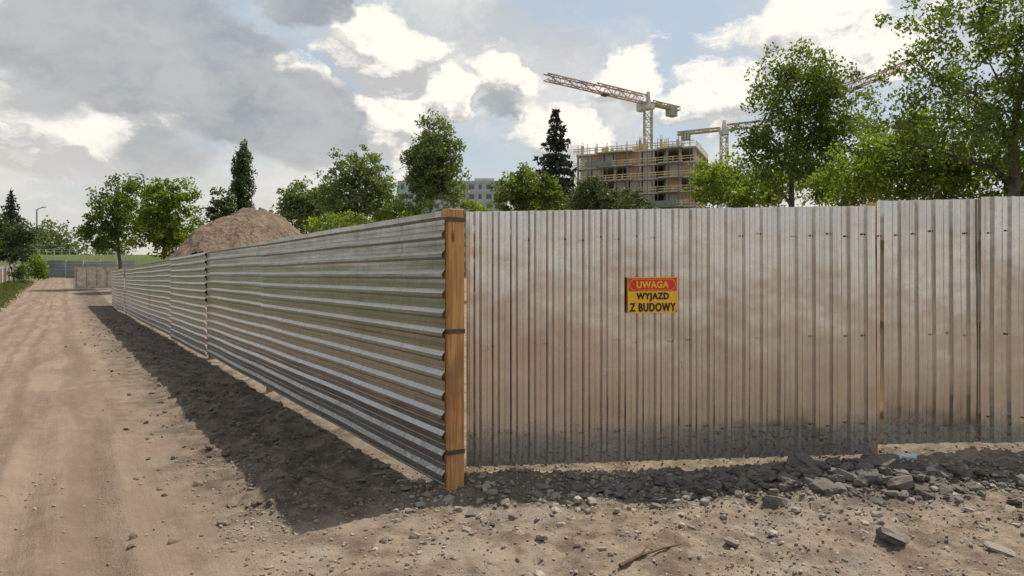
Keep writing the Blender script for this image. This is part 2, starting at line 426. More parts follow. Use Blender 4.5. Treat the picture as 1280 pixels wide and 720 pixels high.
plate('header', 0.402, 0.108, 0.006, -0.0015, 0.086, RED, sg)
plate('oval_ring', 0.386, 0.094, 0.046, -0.0025, 0.086, YEL, sg)
plate('oval', 0.378, 0.086, 0.042, -0.0035, 0.086, RED, sg)
text('word_uwaga', 'UWAGA', 0.265, 0.056, (0, -0.005, 0.086), YEL, sg, 0.02)
text('word_wyjazd', 'WYJAZD', 0.27, 0.070, (0, -0.003, -0.017), BLK, sg, 0.02)
text('word_z_budowy', 'Z BUDOWY', 0.38, 0.070, (0, -0.003, -0.101), BLK, sg, 0.018)
mb = MB()
for x in (-0.195, 0.195):
    for z in (-0.135, 0.135): mb.beam((x, -0.006, z), (x, 0.02, z), 0.008, n=6)
mb.make('rivets', SCREW, sg)

# ------------------------------------------------------------ stones
bm = bmesh.new(); bmesh.ops.create_icosphere(bm, subdivisions=1, radius=1)
I1 = np.array([v.co[:] for v in bm.verts]); T1 = np.array([[v.index for v in f.verts] for f in bm.faces]); bm.free()
bm = bmesh.new(); bmesh.ops.create_icosphere(bm, subdivisions=2, radius=1)
I2 = np.array([v.co[:] for v in bm.verts]); T2 = np.array([[v.index for v in f.verts] for f in bm.faces]); bm.free()
def stones(name, pts, sizes, mat, tpl=(I1, T1), flat=0.6, sink=0.3, seed=1, cubify=0.0):
    r = np.random.RandomState(seed); Vt, Tt = tpl; Vs = []; Fs = []; tn = []
    for k, ((x, y), s) in enumerate(zip(pts, sizes)):
        v = Vt.copy()
        if cubify: v = np.sign(v)*np.abs(v)**(1-cubify)*0.85
        v = v*(1+r.uniform(-0.22, 0.22, (len(v), 1)))
        sc = np.array([r.uniform(0.7, 1.3), r.uniform(0.6, 1.1), flat*r.uniform(0.6, 1.3)])*s
        v = v*sc
        M = np.array(Matrix.Rotation(r.uniform(0, 6.28), 3, 'Z') @ Matrix.Rotation(r.normal(0, 0.3), 3, 'X') @ Matrix.Rotation(r.normal(0, 0.25), 3, 'Y'))
        v = v@M.T; z = float(gz(x, y)); h = s*flat
        v = v+np.array([x, y, z+h*(1-2*sink)*0.9])
        Fs.append(Tt+len(Vs)*len(Vt)); Vs.append(v); tn.append(np.full(len(Tt), r.rand()))
    return mesh_np(name, np.concatenate(Vs), np.concatenate(Fs), [mat], tint=np.concatenate(tn))
def stonemat(name, a, b2, c3=None):
    m, nt, b = newmat(name); g = NT(nt)
    at = g.n('ShaderNodeAttribute'); at.attribute_name = 'tint'
    pos = g.n('ShaderNodeNewGeometry').outputs['Position']
    c = g.mix(at.outputs['Fac'], a, b2)
    c = g.mix(g.mr(g.noise(pos, 40, 5, 0.7), 0.4, 0.65, 0, 0.6), c, c3 or (0.24, 0.19, 0.14))
    g.l(c, b.inputs['Base Color']); b.inputs['Roughness'].default_value = 0.93
    g.l(g.bump(g.noise(pos, 70, 5, 0.7), 0.006, 0.8), b.inputs['Normal']); return m
STA = stonemat('asphalt_chunk', (0.06, 0.056, 0.052), (0.17, 0.155, 0.135), (0.2, 0.165, 0.13))
STB = stonemat('pale_stone', (0.14, 0.12, 0.10), (0.40, 0.355, 0.30))
r = np.random.RandomState(11)
pts = []; sz = []
while len(pts) < 13000:
    x = r.uniform(-4, 4.8); y = r.uniform(3.3, 6.0)
    s_ = (x-C0[0])*N[0]+(y-C0[1])*N[1]
    dens = 0.04
    if s_ < 1.6: dens = 0.45
    if x > -0.6: dens = 0.55+0.45*math.exp(-((y-5.15)/0.4)**2)
    dens *= 0.3+1.6*max(0, 0.5+float(vn(np.array(x*1.3), np.array(y*2.1)))-0.15)
    if r.rand() < dens: pts.append((x, y)); sz.append(0.0035+0.013*r.rand()**3)
stones('gravel', pts, sz, STB, flat=0.65, sink=0.25, seed=2)
pts = []; sz = []
while len(pts) < 2200:
    t_ = 26*r.rand()**1.3; s_ = abs(r.normal(0.75, 0.45)); p = C0+A*t_+N*s_
    pts.append(tuple(p)); sz.append(0.008+0.034*r.rand()**3)
stones('dirt_clods', pts, sz, stonemat('clod', (0.08, 0.062, 0.048), (0.2, 0.155, 0.115)), flat=0.7, sink=0.3, seed=4)
pts = []; sz = []
for k in range(1200):
    x = r.uniform(-0.9, 4.8); y = 5.5-abs(r.normal(0, 0.75))
    if y < 3.4: continue
    pts.append((x, y)); sz.append(0.010+0.032*r.rand()**3)
stones('scattered_stones', pts, sz, STB, tpl=(I2, T2), flat=0.55, sink=0.3, seed=6, cubify=0.4)
pts = []; sz = []
for k in range(1000):
    x = r.normal(2.5, 0.75); y = r.normal(5.06, 0.19)
    if y > 5.45: continue
    pts.append((x, y)); sz.append(0.012+0.055*r.rand()**2.6)
for x, y, s_ in ((1008, 5.15, .15), (1055, 4.95, .10), (1085, 4.9, .09), (1125, 4.85, .10), (1100, 5.1, .11), (975, 5.25, .07), (1040, 5.2, .08), (968, 4.62, .10), (985, 4.95, .08), (870, 5.0, .06), (1150, 4.95, .06), (1030, 4.8, .08)):
    pts.append((px(x, y), y)); sz.append(s_)
stones('rubble_pile', pts, sz, STA, tpl=(I2, T2), flat=0.5, sink=0.22, seed=8, cubify=0.45)
stones('asphalt_chunk', [(px(1116, 4.04), 4.04)], [0.12], STA, tpl=(I2, T2), flat=0.30, sink=0.3, seed=9, cubify=0.3)
stones('asphalt_chunk', [(px(1250, 3.85), 3.85)], [0.08], STB, tpl=(I2, T2), flat=0.22, sink=0.15, seed=19, cubify=0.5)
stones('asphalt_chunk', [(px(590, 4.6), 4.6)], [0.05], STA, tpl=(I2, T2), flat=0.5, sink=0.2, seed=29, cubify=0.5)
stones('asphalt_chunk', [(px(915, 4.0), 4.0)], [0.045], STB, tpl=(I2, T2), flat=0.5, sink=0.2, seed=39, cubify=0.4)
mb = MB(); P = [(px(775, 3.72), 3.72), (px(800, 3.8), 3.80), (px(826, 3.92), 3.92), (px(852, 3.97), 3.97)]
Q = [(x, y, float(gz(x, y))+0.014) for x, y in P]
for k in range(3): mb.beam(Q[k], Q[k+1], 0.018-0.004*k, 0.014-0.004*k, n=7)
mb.beam(Q[1], (Q[1][0]+0.06, Q[1][1]+0.07, Q[1][2]+0.03), 0.009, 0.004, n=6)
mb.make('stick', simple('bark_brown', (0.13, 0.08, 0.05), 0.9, bump=0.004, scale=20))
PL, nt, b = newmat('clear_plastic'); b.inputs['Base Color'].default_value = (0.85, 0.9, 0.93, 1); b.inputs['Roughness'].default_value = 0.15; b.inputs['Transmission Weight'].default_value = 0.4
g = NT(nt); g.l(g.bump(g.noise(g.n('ShaderNodeTexCoord').outputs['Object'], 30, 2), 0.01), b.inputs['Normal'])
CAPM = simple('cap_blue', (0.05, 0.15, 0.5), 0.4)
def bottle(x, y, rz):
    e = empty('plastic_bottle', (x, y, float(gz(x, y))+0.035), rz)
    prof = [(0, 0.0), (0, 0.028), (0.01, 0.033), (0.05, 0.03), (0.06, 0.032), (0.11, 0.031), (0.13, 0.033), (0.165, 0.018), (0.18, 0.012), (0.2, 0.012), (0.2, 0)]
    V = []; Fc = []; n = 16
    for a, q in prof:
        for k in range(n):
            th = 2*math.pi*k/n; V.append((a, q*math.cos(th), q*math.sin(th)*(0.8 if 0.03 < a < 0.15 else 1)))
    for i in range(len(prof)-1):
        for k in range(n): Fc.append((i*n+k, i*n+(k+1) % n, (i+1)*n+(k+1) % n, (i+1)*n+k))
    mesh_np('bottle_body', V, Fc, [PL], parent=e, smooth=True)
    mb = MB(); mb.beam((0.195, 0, 0), (0.212, 0, 0), 0.021, n=12); mb.box((0.204, 0, 0), (0.014, 0.02, 0.02)); mb.make('cap', CAPM, e)
bottle(px(1108, 5.66), 5.66, 0.4); bottle(px(1145, 5.70), 5.70, 2.9)
def blades(name, pts, h, mat, seed, w=0.008, lean=0.5):
    r = np.random.RandomState(seed); n = len(pts); pts = np.array(pts)
    z = gz(pts[:, 0], pts[:, 1]); B = np.stack([pts[:, 0], pts[:, 1], z], 1)
    th = r.uniform(0, 6.28, n); hh = h*r.uniform(0.4, 1.2, n); ln = r.uniform(0, lean, n)*hh; ph = r.uniform(0, 6.28, n)
    side = np.stack([np.cos(th), np.sin(th), np.zeros(n)], 1)*w
    tip = B+np.stack([np.cos(ph)*ln, np.sin(ph)*ln, hh], 1)
    V = np.stack([B-side, B+side, tip], 1).reshape(-1, 3); Fc = np.arange(3*n).reshape(-1, 3)
    return mesh_np(name, V, Fc, [mat], tint=r.rand(n))
GRASS = leafmat('grass_blade', (0.05, 0.08, 0.02), (0.16, 0.17, 0.06), 0.3)
pts = []
for k in range(16000):
    t_ = 8+r.rand()*85; s_ = r.uniform(5.0, 7.6)+r.normal(0, 0.15); pts.append(tuple(C0+A*t_+N*s_))
blades('grass', pts, 0.2, GRASS, 3, 0.025)
pts = []
for cx, cy, n, sp in ((-0.42, 5.32, 70, .07), (0.05, 5.45, 60, .12), (0.9, 5.55, 40, .2)):
    for k in range(n): pts.append((r.normal(cx, sp), r.normal(cy, sp*0.4)))
blades('dry_weeds', pts, 0.05, leafmat('dry_grass', (0.14, 0.10, 0.05), (0.3, 0.22, 0.12), 0.2), 5, 0.004, 1.5)

# ------------------------------------------------------------ trees
BARK = simple('bark', (0.10, 0.08, 0.062), 0.95, 0.4, 4, 0.02)
def rotm(r, n):
    q = r.normal(size=(n, 4)); q /= np.linalg.norm(q, axis=1)[:, None]
    w, x, y, z = q.T
    a = np.stack([1-2*(y*y+z*z), 2*(x*y+z*w), 2*(x*z-y*w)], 1); b = np.stack([2*(x*y-z*w), 1-2*(x*x+z*z), 2*(y*z+x*w)], 1)
    return a, b
def leafquads(Pn, size, r, asp=0.55):
    n = len(Pn); a, b = rotm(r, n); s = size*r.uniform(0.6, 1.3, n)[:, None]
    b = b*asp
    return np.stack([Pn-a*s*0.5, Pn+b*s*0.5, Pn+a*s*0.5, Pn-b*s*0.5], 1).reshape(-1, 3)
def tube(pl, rad, V, Fc, n=5):
    base = len(V)
    for i, p in enumerate(pl):
        p = Vector(p); d = Vector(pl[min(i+1, len(pl)-1)])-Vector(pl[max(i-1, 0)]); d.normalize()
        up = Vector((1, 0, 0)) if abs(d.x) < 0.8 else Vector((0, 1, 0)); a = d.cross(up).normalized(); b = d.cross(a)
        for k in range(n):
            th = 2*math.pi*k/n; V.append(tuple(p+(a*math.cos(th)+b*math.sin(th))*rad[i]))
    for i in range(len(pl)-1):
        for k in range(n): Fc.append((base+i*n+k, base+i*n+(k+1) % n, base+(i+1)*n+(k+1) % n, base+(i+1)*n+k))
def tree(name, X, Y, ells, ncl, lpc, leaf, clr, mat, seed, trunk_r=0.15, trunk_top=0.8, nl=14, base=None, hole=0.35, stems=1, zsq=0.75):
    r = np.random.RandomState(seed); z0 = float(gz(X, Y, False)) if base is None else base
    ctr = []
    vol = np.array([e[3]*e[4]*e[5] for e in ells])**0.75; vol = vol/vol.sum()
    while len(ctr) < ncl:
        e = ells[r.choice(len(ells), p=vol)]
        d = r.normal(size=3); d /= np.linalg.norm(d); q = r.rand()**0.42*(1+r.normal(0, 0.10))
        p = np.array([e[0]+d[0]*q*e[3], e[1]+d[1]*q*e[4], e[2]+d[2]*q*e[5]])
        k = 2.4/max(0.6, min(e[3], e[5]))
        h = vn(np.array(p[0]*k+seed*3.3+p[2]*0.7), np.array(p[2]*k*1.2+p[1]*k*0.8+seed))
        if h < -0.5+hole*0.9 and r.rand() < 0.85: continue
        ctr.append(p)
    ctr = np.array(ctr)
    H = ctr[:, 2].max()
    V = []; Fc = []
    limbs = []
    cxy = np.array([np.mean([e[0] for e in ells]), np.mean([e[1] for e in ells])])
    for s_ in range(stems):
        off = r.normal(0, 0.25, 2)*(stems > 1)
        top = np.array([cxy[0]+r.normal(0, 0.3)+off[0]*5, cxy[1]+off[1]*5, H*trunk_top])
        pl = []; k = 9
        for i in range(k):
            u = i/(k-1); w = r.normal(0, 0.012*H, 2)*(0.2+u)*(i > 0)
            pl.append((X+off[0]+(top[0]-off[0])*u**1.4+w[0], Y+off[1]+(top[1]-off[1])*u**1.4+w[1], z0-0.2+(top[2]+0.2)*u))
        rad = [trunk_r*(1.25 if i == 0 else 1)*(1-0.85*(i/(k-1)))/(1 if stems == 1 else 1.4) for i in range(k)]
        tube(pl, rad, V, Fc, 7); limbs += [(np.array(p), rr) for p, rr in zip(pl[2:], rad[2:])]
    idx = r.permutation(len(ctr)); pts_l = list(limbs)
    for j, ci in enumerate(idx):
        c = ctr[ci]+np.array([X, Y, z0])
        P = np.array([q[0] for q in pts_l]); d = np.linalg.norm(P-c, axis=1)+1.2*np.clip(P[:, 2]-c[2]+0.2, 0, None)
        kbest = int(d.argmin()); p0, r0 = pts_l[kbest]
        if j < nl: kbest = int((np.linalg.norm(np.array([q[0] for q in limbs])-c, axis=1)+1.5*np.clip(np.array([q[0][2] for q in limbs])-c[2]+0.25*np.linalg.norm(c[:2]-np.array([X, Y])), 0, None)).argmin()); p0, r0 = limbs[kbest]
        n = 5 if j < nl else 4
        Ld = np.linalg.norm(c-p0); rr = min(r0*0.6, 0.012+0.02*Ld*(1 if j < nl else 0.5)*trunk_r/0.12)
        pl = []
        for i in range(n):
            u = i/(n-1); q = p0+(c-p0)*u+np.array([0, 0, 0.10*Ld*math.sin(u*3.14)])+r.normal(0, 0.04*Ld, 3)*(0 < i < n-1)
            pl.append(q)
        rad = [max(rr*(1-0.8*i/(n-1)), 0.003) for i in range(n)]
        tube([tuple(q) for q in pl], rad, V, Fc, 5 if j < nl else 3)
        pts_l += [(q, rr2) for q, rr2 in zip(pl[1:], rad[1:])]
    nb = len(Fc)
    cs = r.uniform(0.55, 1.25, len(ctr))*clr
    L = []; T = []
    for c, s_ in zip(ctr, cs):
        n = int(lpc*r.uniform(0.5, 1.3)*(s_/clr)); d = r.normal(size=(n, 3)); d /= np.linalg.norm(d, axis=1)[:, None]+1e-6
        q = d*(r.rand(n)**0.5)[:, None]*s_*np.array([1, 1, zsq]); q[:, 2] -= 0.25*(q[:, 0]**2+q[:, 1]**2)/s_
        L.append(q+c+np.array([X, Y, z0])); t0 = np.clip(r.normal(0.45, 0.24), 0, 1); T.append(np.clip(t0+r.normal(0, 0.15, n), 0, 1))
    L = np.concatenate(L); T = np.concatenate(T)
    LV = leafquads(L, leaf, r); nv = len(V)
    Vall = np.concatenate([np.array(V), LV]); Fa = np.concatenate([np.array(Fc), np.arange(len(LV)).reshape(-1, 4)+nv])
    mi = np.concatenate([np.zeros(nb), np.ones(len(L))]); tt = np.concatenate([np.zeros(nb), T])
    return mesh_np(name, Vall, Fa, [BARK, mat], midx=mi, tint=tt)
def spruce(name, X, Y, H, R, mat, seed, tiers=34, leaf=0.4, z1=0.12, power=0.8, dens=1.0):
    r = np.random.RandomState(seed); z0 = float(gz(X, Y, False)); V = []; Fc = []
    tube([(X, Y, z0-.2), (X+.05, Y, z0+H*.5), (X, Y, z0+H)], [R*0.07, R*0.045, 0.02], V, Fc, 6)
    L = []; T = []
    for i in range(tiers):
        u = (i+r.uniform(-0.3, 0.3))/tiers; z = H*(z1+(1-z1)*u); rad = R*max(0.04, (1-max(u, 0)))**power*r.uniform(0.8, 1.1)
        nb = max(5, int(11*(1-u)+4)); a0 = r.rand()*6.28
        for k in range(nb):
            a = a0+6.28*k/nb+r.normal(0, 0.15); ln = rad*r.uniform(0.6, 1.15)
            p0 = np.array([X, Y, z0+z]); p1 = p0+np.array([math.cos(a)*ln, math.sin(a)*ln, -0.28*ln+0.02])
            tube([tuple(p0), tuple(p1)], [0.03, 0.008], V, Fc, 3)
            n = int(dens*(5+ln*13)); uu = r.rand(n)**0.7
            q = p0+(p1-p0)*uu[:, None]; wd = 0.16*ln+0.12
            q[:, 0] += r.normal(0, wd*0.6, n)*(1.1-uu); q[:, 1] += r.normal(0, wd*0.6, n)*(1.1-uu); q[:, 2] += -np.abs(r.normal(0, 0.16, n))+0.1*uu**2*ln
            L.append(q); T.append(np.clip(r.normal(0.3+0.3*uu, 0.15), 0, 1))
    L = np.concatenate(L); T = np.concatenate(T); LV = leafquads(L, leaf, r, 0.35); nv = len(V); nb = len(Fc)
    return mesh_np(name, np.concatenate([np.array(V), LV]), np.concatenate([np.array(Fc), np.arange(len(LV)).reshape(-1, 4)+nv]), [BARK, mat],
                   midx=np.concatenate([np.zeros(nb), np.ones(len(L))]), tint=np.concatenate([np.zeros(nb), T]))

LM_mid = leafmat('foliage_mid', (0.052, 0.086, 0.017), (0.135, 0.185, 0.042), 0.44)
LM_lime = leafmat('foliage_lime', (0.085, 0.135, 0.018), (0.19, 0.245, 0.045), 0.5)
LM_dark = leafmat('foliage_dark', (0.038, 0.060, 0.024), (0.09, 0.120, 0.045), 0.32)
LM_con = leafmat('needles', (0.024, 0.040, 0.027), (0.06, 0.08, 0.05), 0.12)
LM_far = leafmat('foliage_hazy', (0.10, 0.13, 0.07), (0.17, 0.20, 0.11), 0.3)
LM_birch = leafmat('foliage_birch', (0.082, 0.112, 0.048), (0.17, 0.21, 0.095), 0.4)

Y = 13.5
tree('fruit_tree', px(1250, Y), Y, [(0.0, 0, pz(60, Y)-0.1, 2.1, 1.9, 1.9), (-1.2, 0.2, pz(150, Y), 1.15, 1.4, 1.0), (1.6, 0, pz(110, Y), 1.9, 1.8, 2.2), (-0.1, -0.3, pz(175, Y), 1.3, 1.3, 0.8), (-0.9, 0, pz(45, Y), 0.9, 1, 0.9)],
     360, 92, 0.088, 0.34, LM_mid, 21, 0.17, 0.85, 24, hole=0.42)
Y = 21
tree('deciduous_tree', px(1003, Y), Y, [(0, 0, pz(125, Y), 1.5, 1.6, 1.3), (-1.1, 0, pz(165, Y), 1.1, 1.3, 1.1), (1.1, 0, pz(150, Y), 1.3, 1.4, 1.1), (0.6, 0, pz(195, Y), 1.5, 1.4, 0.8), (-0.2, 0, pz(95, Y), 0.8, 0.9, 0.8), (-0.8, 0, pz(205, Y), 1.3, 1.2, 0.8)],
     290, 88, 0.115, 0.42, LM_mid, 22, 0.16, 0.88, 18, hole=0.48)
Y = 17
tree('shrub_tree', px(1120, Y), Y, [(0, 0, pz(215, Y), 1.7, 1.5, 0.9), (0.5, 0, pz(180, Y), 1.0, 1.2, 0.7), (-1.3, 0, pz(232, Y), 0.8, 1, 0.5)],
     150, 95, 0.11, 0.38, LM_lime, 23, 0.08, 0.7, 10, hole=0.38, stems=3)
Y = 26
tree('shrub_tree', px(925, Y), Y, [(0, 0, pz(240, Y), 2.0, 1.6, 1.0), (-0.9, 0, pz(225, Y), 0.9, 1, 0.7), (1.1, 0, pz(235, Y), 1.0, 1, 0.7)],
     140, 90, 0.14, 0.45, LM_lime, 24, 0.08, 0.7, 10, hole=0.38, stems=3)
Y = 16
tree('shrub_tree', px(1240, Y), Y, [(0, 0, pz(220, Y), 1.9, 1.5, 0.9), (-1.5, 0, pz(225, Y), 0.9, 1, 0.7)],
     150, 90, 0.11, 0.38, LM_mid, 25, 0.08, 0.7, 10, hole=0.3, stems=2)
Y = 24
tree('shrub_tree', px(1050, Y), Y, [(0, 0, pz(235, Y), 1.8, 1.5, 0.8), (1.2, 0, pz(222, Y), 0.9, 1, 0.7)],
     110, 90, 0.13, 0.42, LM_mid, 26, 0.08, 0.7, 10, hole=0.3, stems=2)
Y = 60
tree('birch_tree', px(543, Y), Y, [(0, 0, pz(205, Y), 2.5, 2.5, 3.4), (0.2, 0, pz(172, Y), 1.3, 1.3, 1.6), (0.3, 0, pz(240, Y), 2.9, 2.6, 2.3), (-1.2, 0, pz(220, Y), 1.7, 1.7, 1.9)],
     270, 68, 0.30, 0.78, LM_birch, 31, 0.2, 0.9, 14, hole=0.12)
Y = 72
tree('deciduous_tree', px(452, Y), Y, [(0, 0, pz(225, Y), 3.0, 3, 2.6), (-0.8, 0, pz(255, Y), 3.8, 3, 2.5), (1.8, 0, pz(240, Y), 2.0, 2, 3.0), (0.2, 0, pz(270, Y), 4, 3, 2)],
     260, 62, 0.36, 0.85, LM_birch, 32, 0.25, 0.85, 14, hole=0.2)
Y = 80
tree('deciduous_tree', px(385, Y), Y, [(0, 0, pz(272, Y), 3.2, 3, 3.0), (-2, 0, pz(275, Y), 1.8, 2, 2.4), (2.0, 0, pz(255, Y), 1.6, 2, 2.2)],
     150, 60, 0.38, 0.85, LM_birch, 33, 0.2, 0.85, 12, hole=0.25)
Y = 45
tree('deciduous_tree', px(662, Y), Y, [(0, 0, pz(235, Y), 1.9, 1.8, 1.35), (-0.9, 0, pz(250, Y), 1.7, 1.6, 1.1), (0.9, 0, pz(250, Y), 1.6, 1.6, 1.2), (0, 0, pz(262, Y), 2.7, 2, 1.3)],
     220, 75, 0.20, 0.45, LM_mid, 34, 0.14, 0.8, 12, hole=0.2)
Y = 50
tree('deciduous_tree', px(770, Y), Y, [(0, 0, pz(262, Y), 2.6, 2, 1.2), (-2, 0, pz(255, Y), 1.6, 2, 1.3)], 130, 70, 0.22, 0.5, LM_dark, 35, 0.12, 0.8, 10, hole=0.2)
Y = 55
tree('shrub_tree', px(600, Y), Y, [(0, 0, pz(272, Y), 1.6, 1.5, 1.2), (-6, 2, pz(280, Y), 3.2, 2, 1.6), (-12, 3, pz(285, Y), 3.2, 2, 1.3)], 170, 60, 0.25, 0.6, LM_lime, 36, 0.1, 0.8, 10, hole=0.2)
spruce('spruce_tree', px(695, 64), 64, pz(143, 64), 4.1, LM_con, 41, 34, 0.48, 0.12, 0.72, 1.9)
Y = 118
tree('poplar_tree', px(303, Y), Y, [(0, 0, pz(230, Y), 1.7, 1.7, 5.5), (0, 0, pz(208, Y), 1.0, 1.0, 3), (0, 0, pz(262, Y), 1.8, 1.8, 5)], 200, 60, 0.42, 0.65, LM_dark, 42, 0.3, 0.95, 10, hole=0.0, zsq=1.6)
tree('deciduous_tree', px(277, 110), 110, [(0, 0, pz(275, 110), 2.2, 2, 3.4)], 60, 60, 0.5, 1.0, LM_dark, 43, 0.25, 0.85, 8, hole=0.2)
Y = 58
tree('deciduous_tree', px(150, Y), Y, [(0, 0, pz(270, Y), 2.6, 2.5, 2.2), (-1.8, 0, pz(288, Y), 2.0, 2, 1.7), (0.6, 0, pz(245, Y), 1.3, 1.3, 1.0), (-1, 0, pz(305, Y), 2.4, 2, 1.5)],
     200, 55, 0.26, 0.62, LM_mid, 44, 0.18, 0.9, 14, hole=0.4)
Y = 54
tree('deciduous_tree', px(207, Y), Y, [(0, 0, pz(282, Y), 2.7, 2.5, 2.2), (1.2, 0, pz(258, Y), 1.5, 1.3, 1.2), (-0.9, 0, pz(256, Y), 1.2, 1.3, 1.2), (0, 0, pz(305, Y), 3.0, 2.2, 1.6), (0.3, 0, pz(240, Y), 0.9, 1, 0.8)],
     260, 68, 0.25, 0.55, LM_lime, 45, 0.16, 0.85, 14, hole=0.2)
spruce('spruce_tree', px(14, 92), 92, pz(235, 92)-1.5, 3.2, LM_con, 46, 24, 0.6, 0.25, 0.9, 0.7)
Y = 80
tree('shrub_tree', px(18, Y), Y, [(0, 0, pz(308, Y), 2.6, 2, 2.0), (-3, 0, pz(300, Y), 2, 2, 2.2)], 110, 60, 0.35, 0.8, LM_dark, 47, 0.12, 0.7, 8, hole=0.1)
Y = 85
tree('shrub', px(48, Y), Y, [(0, 0, pz(332, Y)-1.5, 1.2, 1, 1.6)], 40, 60, 0.25, 0.55, LM_lime, 48, 0.06, 0.7, 6, hole=0.1)
tree('shrub', px(27, 74), 74, [(0, 0, 1.2, 0.8, 1, 1.1)], 30, 60, 0.2, 0.45, LM_dark, 49, 0.05, 0.7, 5, hole=0.1)

def forest(name, spans, mat, seed):
    r = np.random.RandomState(seed); L = []; T = []
    for x0, x1, Y0, ytop, jitter, leaf in spans:
        X0, X1 = px(x0, Y0), px(x1, Y0); w = X1-X0; zt = pz(ytop, Y0); k = int(w/2.2)+1
        for j in range(k):
            cx = X0+w*r.rand(); h = zt*r.uniform(1-jitter, 1.03); rr = r.uniform(2.2, 4.5); cy = Y0+r.uniform(-5, 5)
            n = 600; d = r.normal(size=(n, 3)); d /= np.linalg.norm(d, axis=1)[:, None]
            q = r.rand(n)**0.35; lump = 1+0.25*np.sin(d[:, 0]*5+cx)*np.cos(d[:, 2]*6+cy)
            p = d*(q*lump)[:, None]*np.array([rr, rr, h*0.5])+np.array([cx, cy, h*0.52]); L.append(p); T.append(np.clip(r.normal(r.uniform(0.25, 0.7), 0.18, n), 0, 1))
    L = np.concatenate(L); T = np.concatenate(T); LV = leafquads(L, 0.85, r, 0.8)
    return mesh_np(name, LV, np.arange(len(LV)).reshape(-1, 4), [mat], tint=T)
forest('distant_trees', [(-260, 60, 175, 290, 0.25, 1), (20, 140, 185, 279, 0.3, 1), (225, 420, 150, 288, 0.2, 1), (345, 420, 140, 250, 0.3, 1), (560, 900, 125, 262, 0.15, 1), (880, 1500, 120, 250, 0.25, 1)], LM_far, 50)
def treeline(name, pts, mat, seed):
    r = np.random.RandomState(seed); L = []; T = []
    for X, Y, h, rr in pts:
        n = 900; d = r.normal(size=(n, 3)); d /= np.linalg.norm(d, axis=1)[:, None]; q = r.rand(n)**0.35
        lump = 1+0.3*np.sin(d[:, 0]*5+X)*np.cos(d[:, 2]*6+Y)
        L.append(d*(q*lump)[:, None]*np.array([rr, rr, h*0.5])+np.array([X, Y, h*0.52])); T.append(np.clip(r.normal(r.uniform(0.25, 0.7), 0.18, n), 0, 1))
    L = np.concatenate(L); T = np.concatenate(T); LV = leafquads(L, 0.6, r, 0.8)
    return mesh_np(name, LV, np.arange(len(LV)).reshape(-1, 4), [mat], tint=T)
rl = random.Random(8); pts = []
for k in range(16):
    t_ = -22+k*5.2; p = C0+A*t_+N*(24+rl.uniform(-2, 5)); h = rl.uniform(3.5, 7.0); pts.append((p[0], p[1], h, rl.uniform(1.8, 2.8)))
treeline('unseen_tree_line', pts, leafmat('foliage_grey', (0.07, 0.075, 0.05), (0.13, 0.13, 0.085), 0.2), 60)  # out-of-frame trees, added to block bright sky reflections in the left fence

# ------------------------------------------------------------ dirt mound
Y0 = 47; cx = px(318, Y0)
n1_, n2_ = 190, 140
U, W = np.meshgrid(np.linspace(-9, 9, n1_), np.linspace(-8, 8, n2_))
prof_x = np.array([-9, -6.4, -4.5, -2.6, -1.5, -0.3, 0.9, 1.8, 3.0, 4.6, 6.5, 9]); prof_z = np.array([0, 1.6, 3.2, 4.8, 5.75, 6.15, 6.1, 5.6, 4.4, 3.0, 1.5, 0])
Zm = np.interp(U, prof_x, prof_z)-0.085*np.abs(W)**1.75*(1+0.1*U/9)
Zm = np.where(Zm < 0, Zm*0.3, Zm)+fbm(U, W, 0.7, 5, 0.55)*0.55*np.clip(Zm, 0, 1)+np.abs(fbm(U, W, 3, 4, 0.6))*0.22*np.clip(Zm, 0, 1)-0.3
Zm += float(gz(cx, Y0, False))
Vm = np.stack([(cx+U).ravel(), (Y0+W).ravel(), Zm.ravel()], 1)
ii = (np.arange(n2_-1)[:, None]*n1_+np.arange(n1_-1)[None, :]).ravel()
DM, nt, b = newmat('mound_soil'); g = NT(nt); pos = g.n('ShaderNodeNewGeometry').outputs['Position']
c = g.mix(g.mr(g.noise(g.mapping(pos, (1, 1, 0.4)), 1.2, 7, 0.7), 0.35, 0.65), (0.18, 0.12, 0.082), (0.37, 0.262, 0.185))
c = g.mix(g.mr(g.noise(pos, 7, 5, 0.7), 0.55, 0.7, 0, 0.6), c, (0.44, 0.36, 0.28)); g.l(c, b.inputs['Base Color']); b.inputs['Roughness'].default_value = 0.95
g.l(g.bump(g.noise(pos, 4, 8, 0.75), 0.45, 0.9), b.inputs['Normal'])
mesh_np('dirt_mound', Vm, np.stack([ii, ii+1, ii+n1_+1, ii+n1_], 1), [DM], smooth=False)

# ------------------------------------------------------------ far-left boundary things
CONC = simple('concrete', (0.36, 0.34, 0.31), 0.85, 0.15, 0.6)
PANW = simple('white_panel', (0.55, 0.53, 0.5), 0.7, 0.15, 1)
PANR = simple('red_brown_panel', (0.20, 0.09, 0.06), 0.8, 0.2, 1)
GREYF = simple('grey_fence', (0.27, 0.31, 0.35), 0.5, 0.12, 1, metal=0.3)
e = empty('concrete_panel_fence'); pw = MB(); pr_ = MB(); pc_ = MB()
for k in range(26):
    t_ = 58+k*2.4; p = C0+A*t_+N*7.8; q = C0+A*(t_+1.2)+N*7.8; z = float(gz(p[0], p[1], False))+0.1
    pc_.box((p[0], p[1], z+0.95), (0.22, 0.22, 2.0), ang)
    (pr_ if k % 3 else pw).box((q[0], q[1], z+0.85), (2.15, 0.08, 1.6), ang)
    pw.box((q[0], q[1], z+1.70), (2.15, 0.12, 0.1), ang)
pw.make('cap', PANW, e); pr_.make('panels', PANR, e); pc_.make('posts', PANW, e)
Yg = 61; gt = empty('site_gate', (0, 0, 0)); a_ = MB(); bb = MB()
